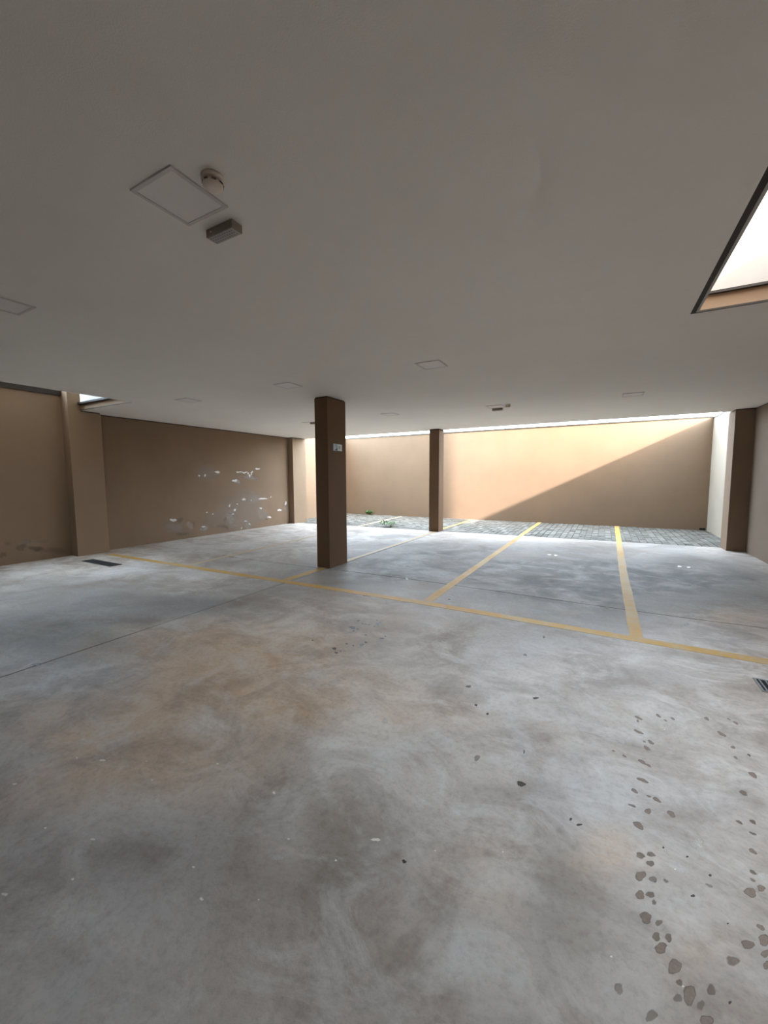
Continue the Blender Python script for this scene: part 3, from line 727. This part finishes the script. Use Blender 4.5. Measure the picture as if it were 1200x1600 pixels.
# ------------------------------------------------------------------ floor drains
def drain(x0, x1, y0, y1, n, along, mbar, mframe, label, water, w_bar):
    t = empty('floor_drain', ((x0 + x1) / 2, (y0 + y1) / 2, 0))
    a, b = (x1 - x0) / 2, (y1 - y0) / 2
    f = 0.016
    bm = bmesh.new()
    for q in ((-a, a, -b, -b + f), (-a, a, b - f, b), (-a, -a + f, -b + f, b - f), (a - f, a, -b + f, b - f)):
        add_box(bm, *q, -0.004, 0.006, 0.001)
    obj('frame', bm, mframe, t)
    obj('pit', add_box(bmesh.new(), -a + f, a - f, -b + f, b - f, -0.006, 0.0008), water, t)
    span = (a - f) if along == 'y' else (b - f)
    me = None
    for k in range(n):
        c = -span + 2 * span * (k + 0.5) / n
        if me is None:
            if along == 'y':
                o = obj('bar', add_box(bmesh.new(), -w_bar / 2, w_bar / 2, -b + f, b - f, 0.001, 0.006, 0.001), mbar, t)
            else:
                o = obj('bar', add_box(bmesh.new(), -a + f, a - f, -w_bar / 2, w_bar / 2, 0.001, 0.006, 0.001), mbar, t)
            me = o.data
        else:
            o = link('bar', me, None, t)
        o.location = (c, 0, 0) if along == 'y' else (0, c, 0)
    return tag(t, label, 'drain grate', 'floor drain grates')


drain(-8.86, -7.83, 3.845, 4.055, 26, 'y', M_IRON, M_IRON, 'dark rectangular floor drain grate by the left pilaster', M_PIT2, 0.024)
drain(1.085, 2.115, 3.845, 4.075, 26, 'y', M_GRATE, M_GRATE, 'slotted metal floor drain grate cut by the right edge of the photo', M_PIT, 0.012)

# ------------------------------------------------------------------ weeds in the yard
def weed(loc, h, spread, n, mat, label, seed):
    rnd = random.Random(seed)
    t = empty('weed', loc)
    sb, lb = bmesh.new(), bmesh.new()
    for k in range(n):
        a = rnd.uniform(0, 2 * math.pi)
        r = spread * math.sqrt(rnd.random())
        top = Vector((r * math.cos(a), r * math.sin(a), h * rnd.uniform(0.45, 1.0) * (1.1 - 0.5 * r / spread)))
        root = Vector((top.x * 0.25, top.y * 0.25, -0.004))
        mid = (root + top) / 2 + Vector((0, 0, h * 0.12))
        path = [root, mid, top]
        rings = []
        for i, p in enumerate(path):
            rr = 0.004 * (1 - 0.25 * i)
            rings.append([sb.verts.new(p + Vector((rr * math.cos(q), rr * math.sin(q), 0))) for q in (0, 2.1, 4.2)])
        for A, B in zip(rings, rings[1:]):
            for q in range(3):
                sb.faces.new((A[q], A[(q + 1) % 3], B[(q + 1) % 3], B[q]))
        for q in range(8):
            f = rnd.uniform(0.3, 1.0)
            p = root.lerp(mid, f * 2) if f < 0.5 else mid.lerp(top, f * 2 - 1)
            d = Vector((rnd.uniform(-1, 1), rnd.uniform(-1, 1), rnd.uniform(-0.1, 0.9))).normalized()
            s = d.cross(Vector((0, 0, 1))).normalized()
            L = rnd.uniform(0.04, 0.085)
            W = L * 0.30
            up_ = s.cross(d) * (L * 0.08)
            pts = [p, p + d * L * 0.35 + s * W + up_, p + d * L * 0.8 + s * W * 0.7, p + d * L, p + d * L * 0.8 - s * W * 0.7, p + d * L * 0.35 - s * W + up_]
            v = [lb.verts.new(z) for z in pts]
            lb.faces.new((v[0], v[1], v[2], v[3]))
            lb.faces.new((v[0], v[3], v[4], v[5]))
    obj('stems', sb, M_STEM, t)
    lo = obj('leaves', lb, mat, t)
    lo['kind'] = 'stuff'
    return tag(t, label, 'weed', 'weeds growing in the paved yard')


weed((-6.02, 11.35, 0), 0.26, 0.40, 26, M_LEAF2, 'sprawling dusty green weed at the edge of the pavers between the freestanding pillars', 3)
weed((-8.80, 14.62, 0), 0.24, 0.20, 22, M_LEAF, 'small dark green weed against the foot of the back wall', 5)


# ------------------------------------------------------------------ marks on floor and wall
def blob(bm, lc, ls, c, u, v, strength, z, seed, to3, rag=0.18):
    rnd = random.Random(seed)
    n = 14
    ph = [rnd.uniform(0, 6.28) for _ in range(3)]
    prev = None
    c0 = bm.verts.new(to3(c[0], c[1], z))
    c0[lc] = 1.0
    c0[ls] = strength
    for fr, cov in ((0.55, 0.92), (0.85, 0.62), (1.12, 0.0)):
        ring = []
        for k in range(n):
            t = 2 * math.pi * k / n
            r = fr * (1 + rag * (math.sin(2 * t + ph[0]) * 0.5 + math.sin(3 * t + ph[1]) * 0.35 + math.sin(5 * t + ph[2]) * 0.25))
            q = bm.verts.new(to3(c[0] + r * (u[0] * math.cos(t) + v[0] * math.sin(t)), c[1] + r * (u[1] * math.cos(t) + v[1] * math.sin(t)), z))
            q[lc] = cov
            q[ls] = strength
            ring.append(q)
        for k in range(n):
            k2 = (k + 1) % n
            if prev is None:
                bm.faces.new((c0, ring[k], ring[k2]))
            else:
                bm.faces.new((prev[k], ring[k], ring[k2], prev[k2]))
        prev = ring


def marks(name, table, mat, parent, z, to3, single=False, stuff=True, rag=0.18, dz=0.00004):
    def new():
        b = bmesh.new()
        return b, b.verts.layers.float.new('cover'), b.verts.layers.float.new('strength')
    out = None
    bm, lc, ls = new()
    for k, (cx, cy, ux, uy, vx, vy, s, col) in enumerate(table):
        blob(bm, lc, ls, (cx, cy), (ux, uy), (vx, vy), s, z + k * dz, k + len(name) * 31, to3, rag)
        if single:
            obj(name, bm, mat, parent)
            bm, lc, ls = new()
    if not single:
        out = obj(name, bm, mat, parent)
        if stuff:
            out['kind'] = 'stuff'
    return out


on_floor = lambda a, b, z: (a, b, z)
on_left = lambda a, b, z: (XL + z, a, b)
sel = lambda T, c: [r for r in T if int(r[7]) == c]
marks('footprint_stain', FOOTPRINTS, M_FOOT, floor, 0.00018, on_floor, single=True, rag=0.30, dz=0.000003)
marks('oil_drop', DROPS, M_OIL, floor, 0.0004, on_floor, rag=0.35, dz=0.000003)
marks('paint_fleck', FLECKS, M_FLECK, floor, 0.0006, on_floor, rag=0.35, dz=0.000003)
marks('bare_plaster_patch', sel(PEELS, 1), M_BARE, wall_left, 0.0006, on_left, rag=0.4)
marks('mould_patch', sel(PEELS, 2), M_MOULD, wall_left, 0.0032, on_left, rag=0.4)
marks('mould_patch', sel(DAMP, 2), M_MOULD, wall_left_near, 0.0032, on_left, rag=0.4)
marks('damp_patch', sel(DAMP, 1), M_BARE, wall_left_near, 0.0045, on_left, rag=0.3)
marks('peeling_patch', sel(PEELS, 0), M_SALT, wall_left, 0.0052, on_left, single=True, rag=0.5, dz=0.0001)
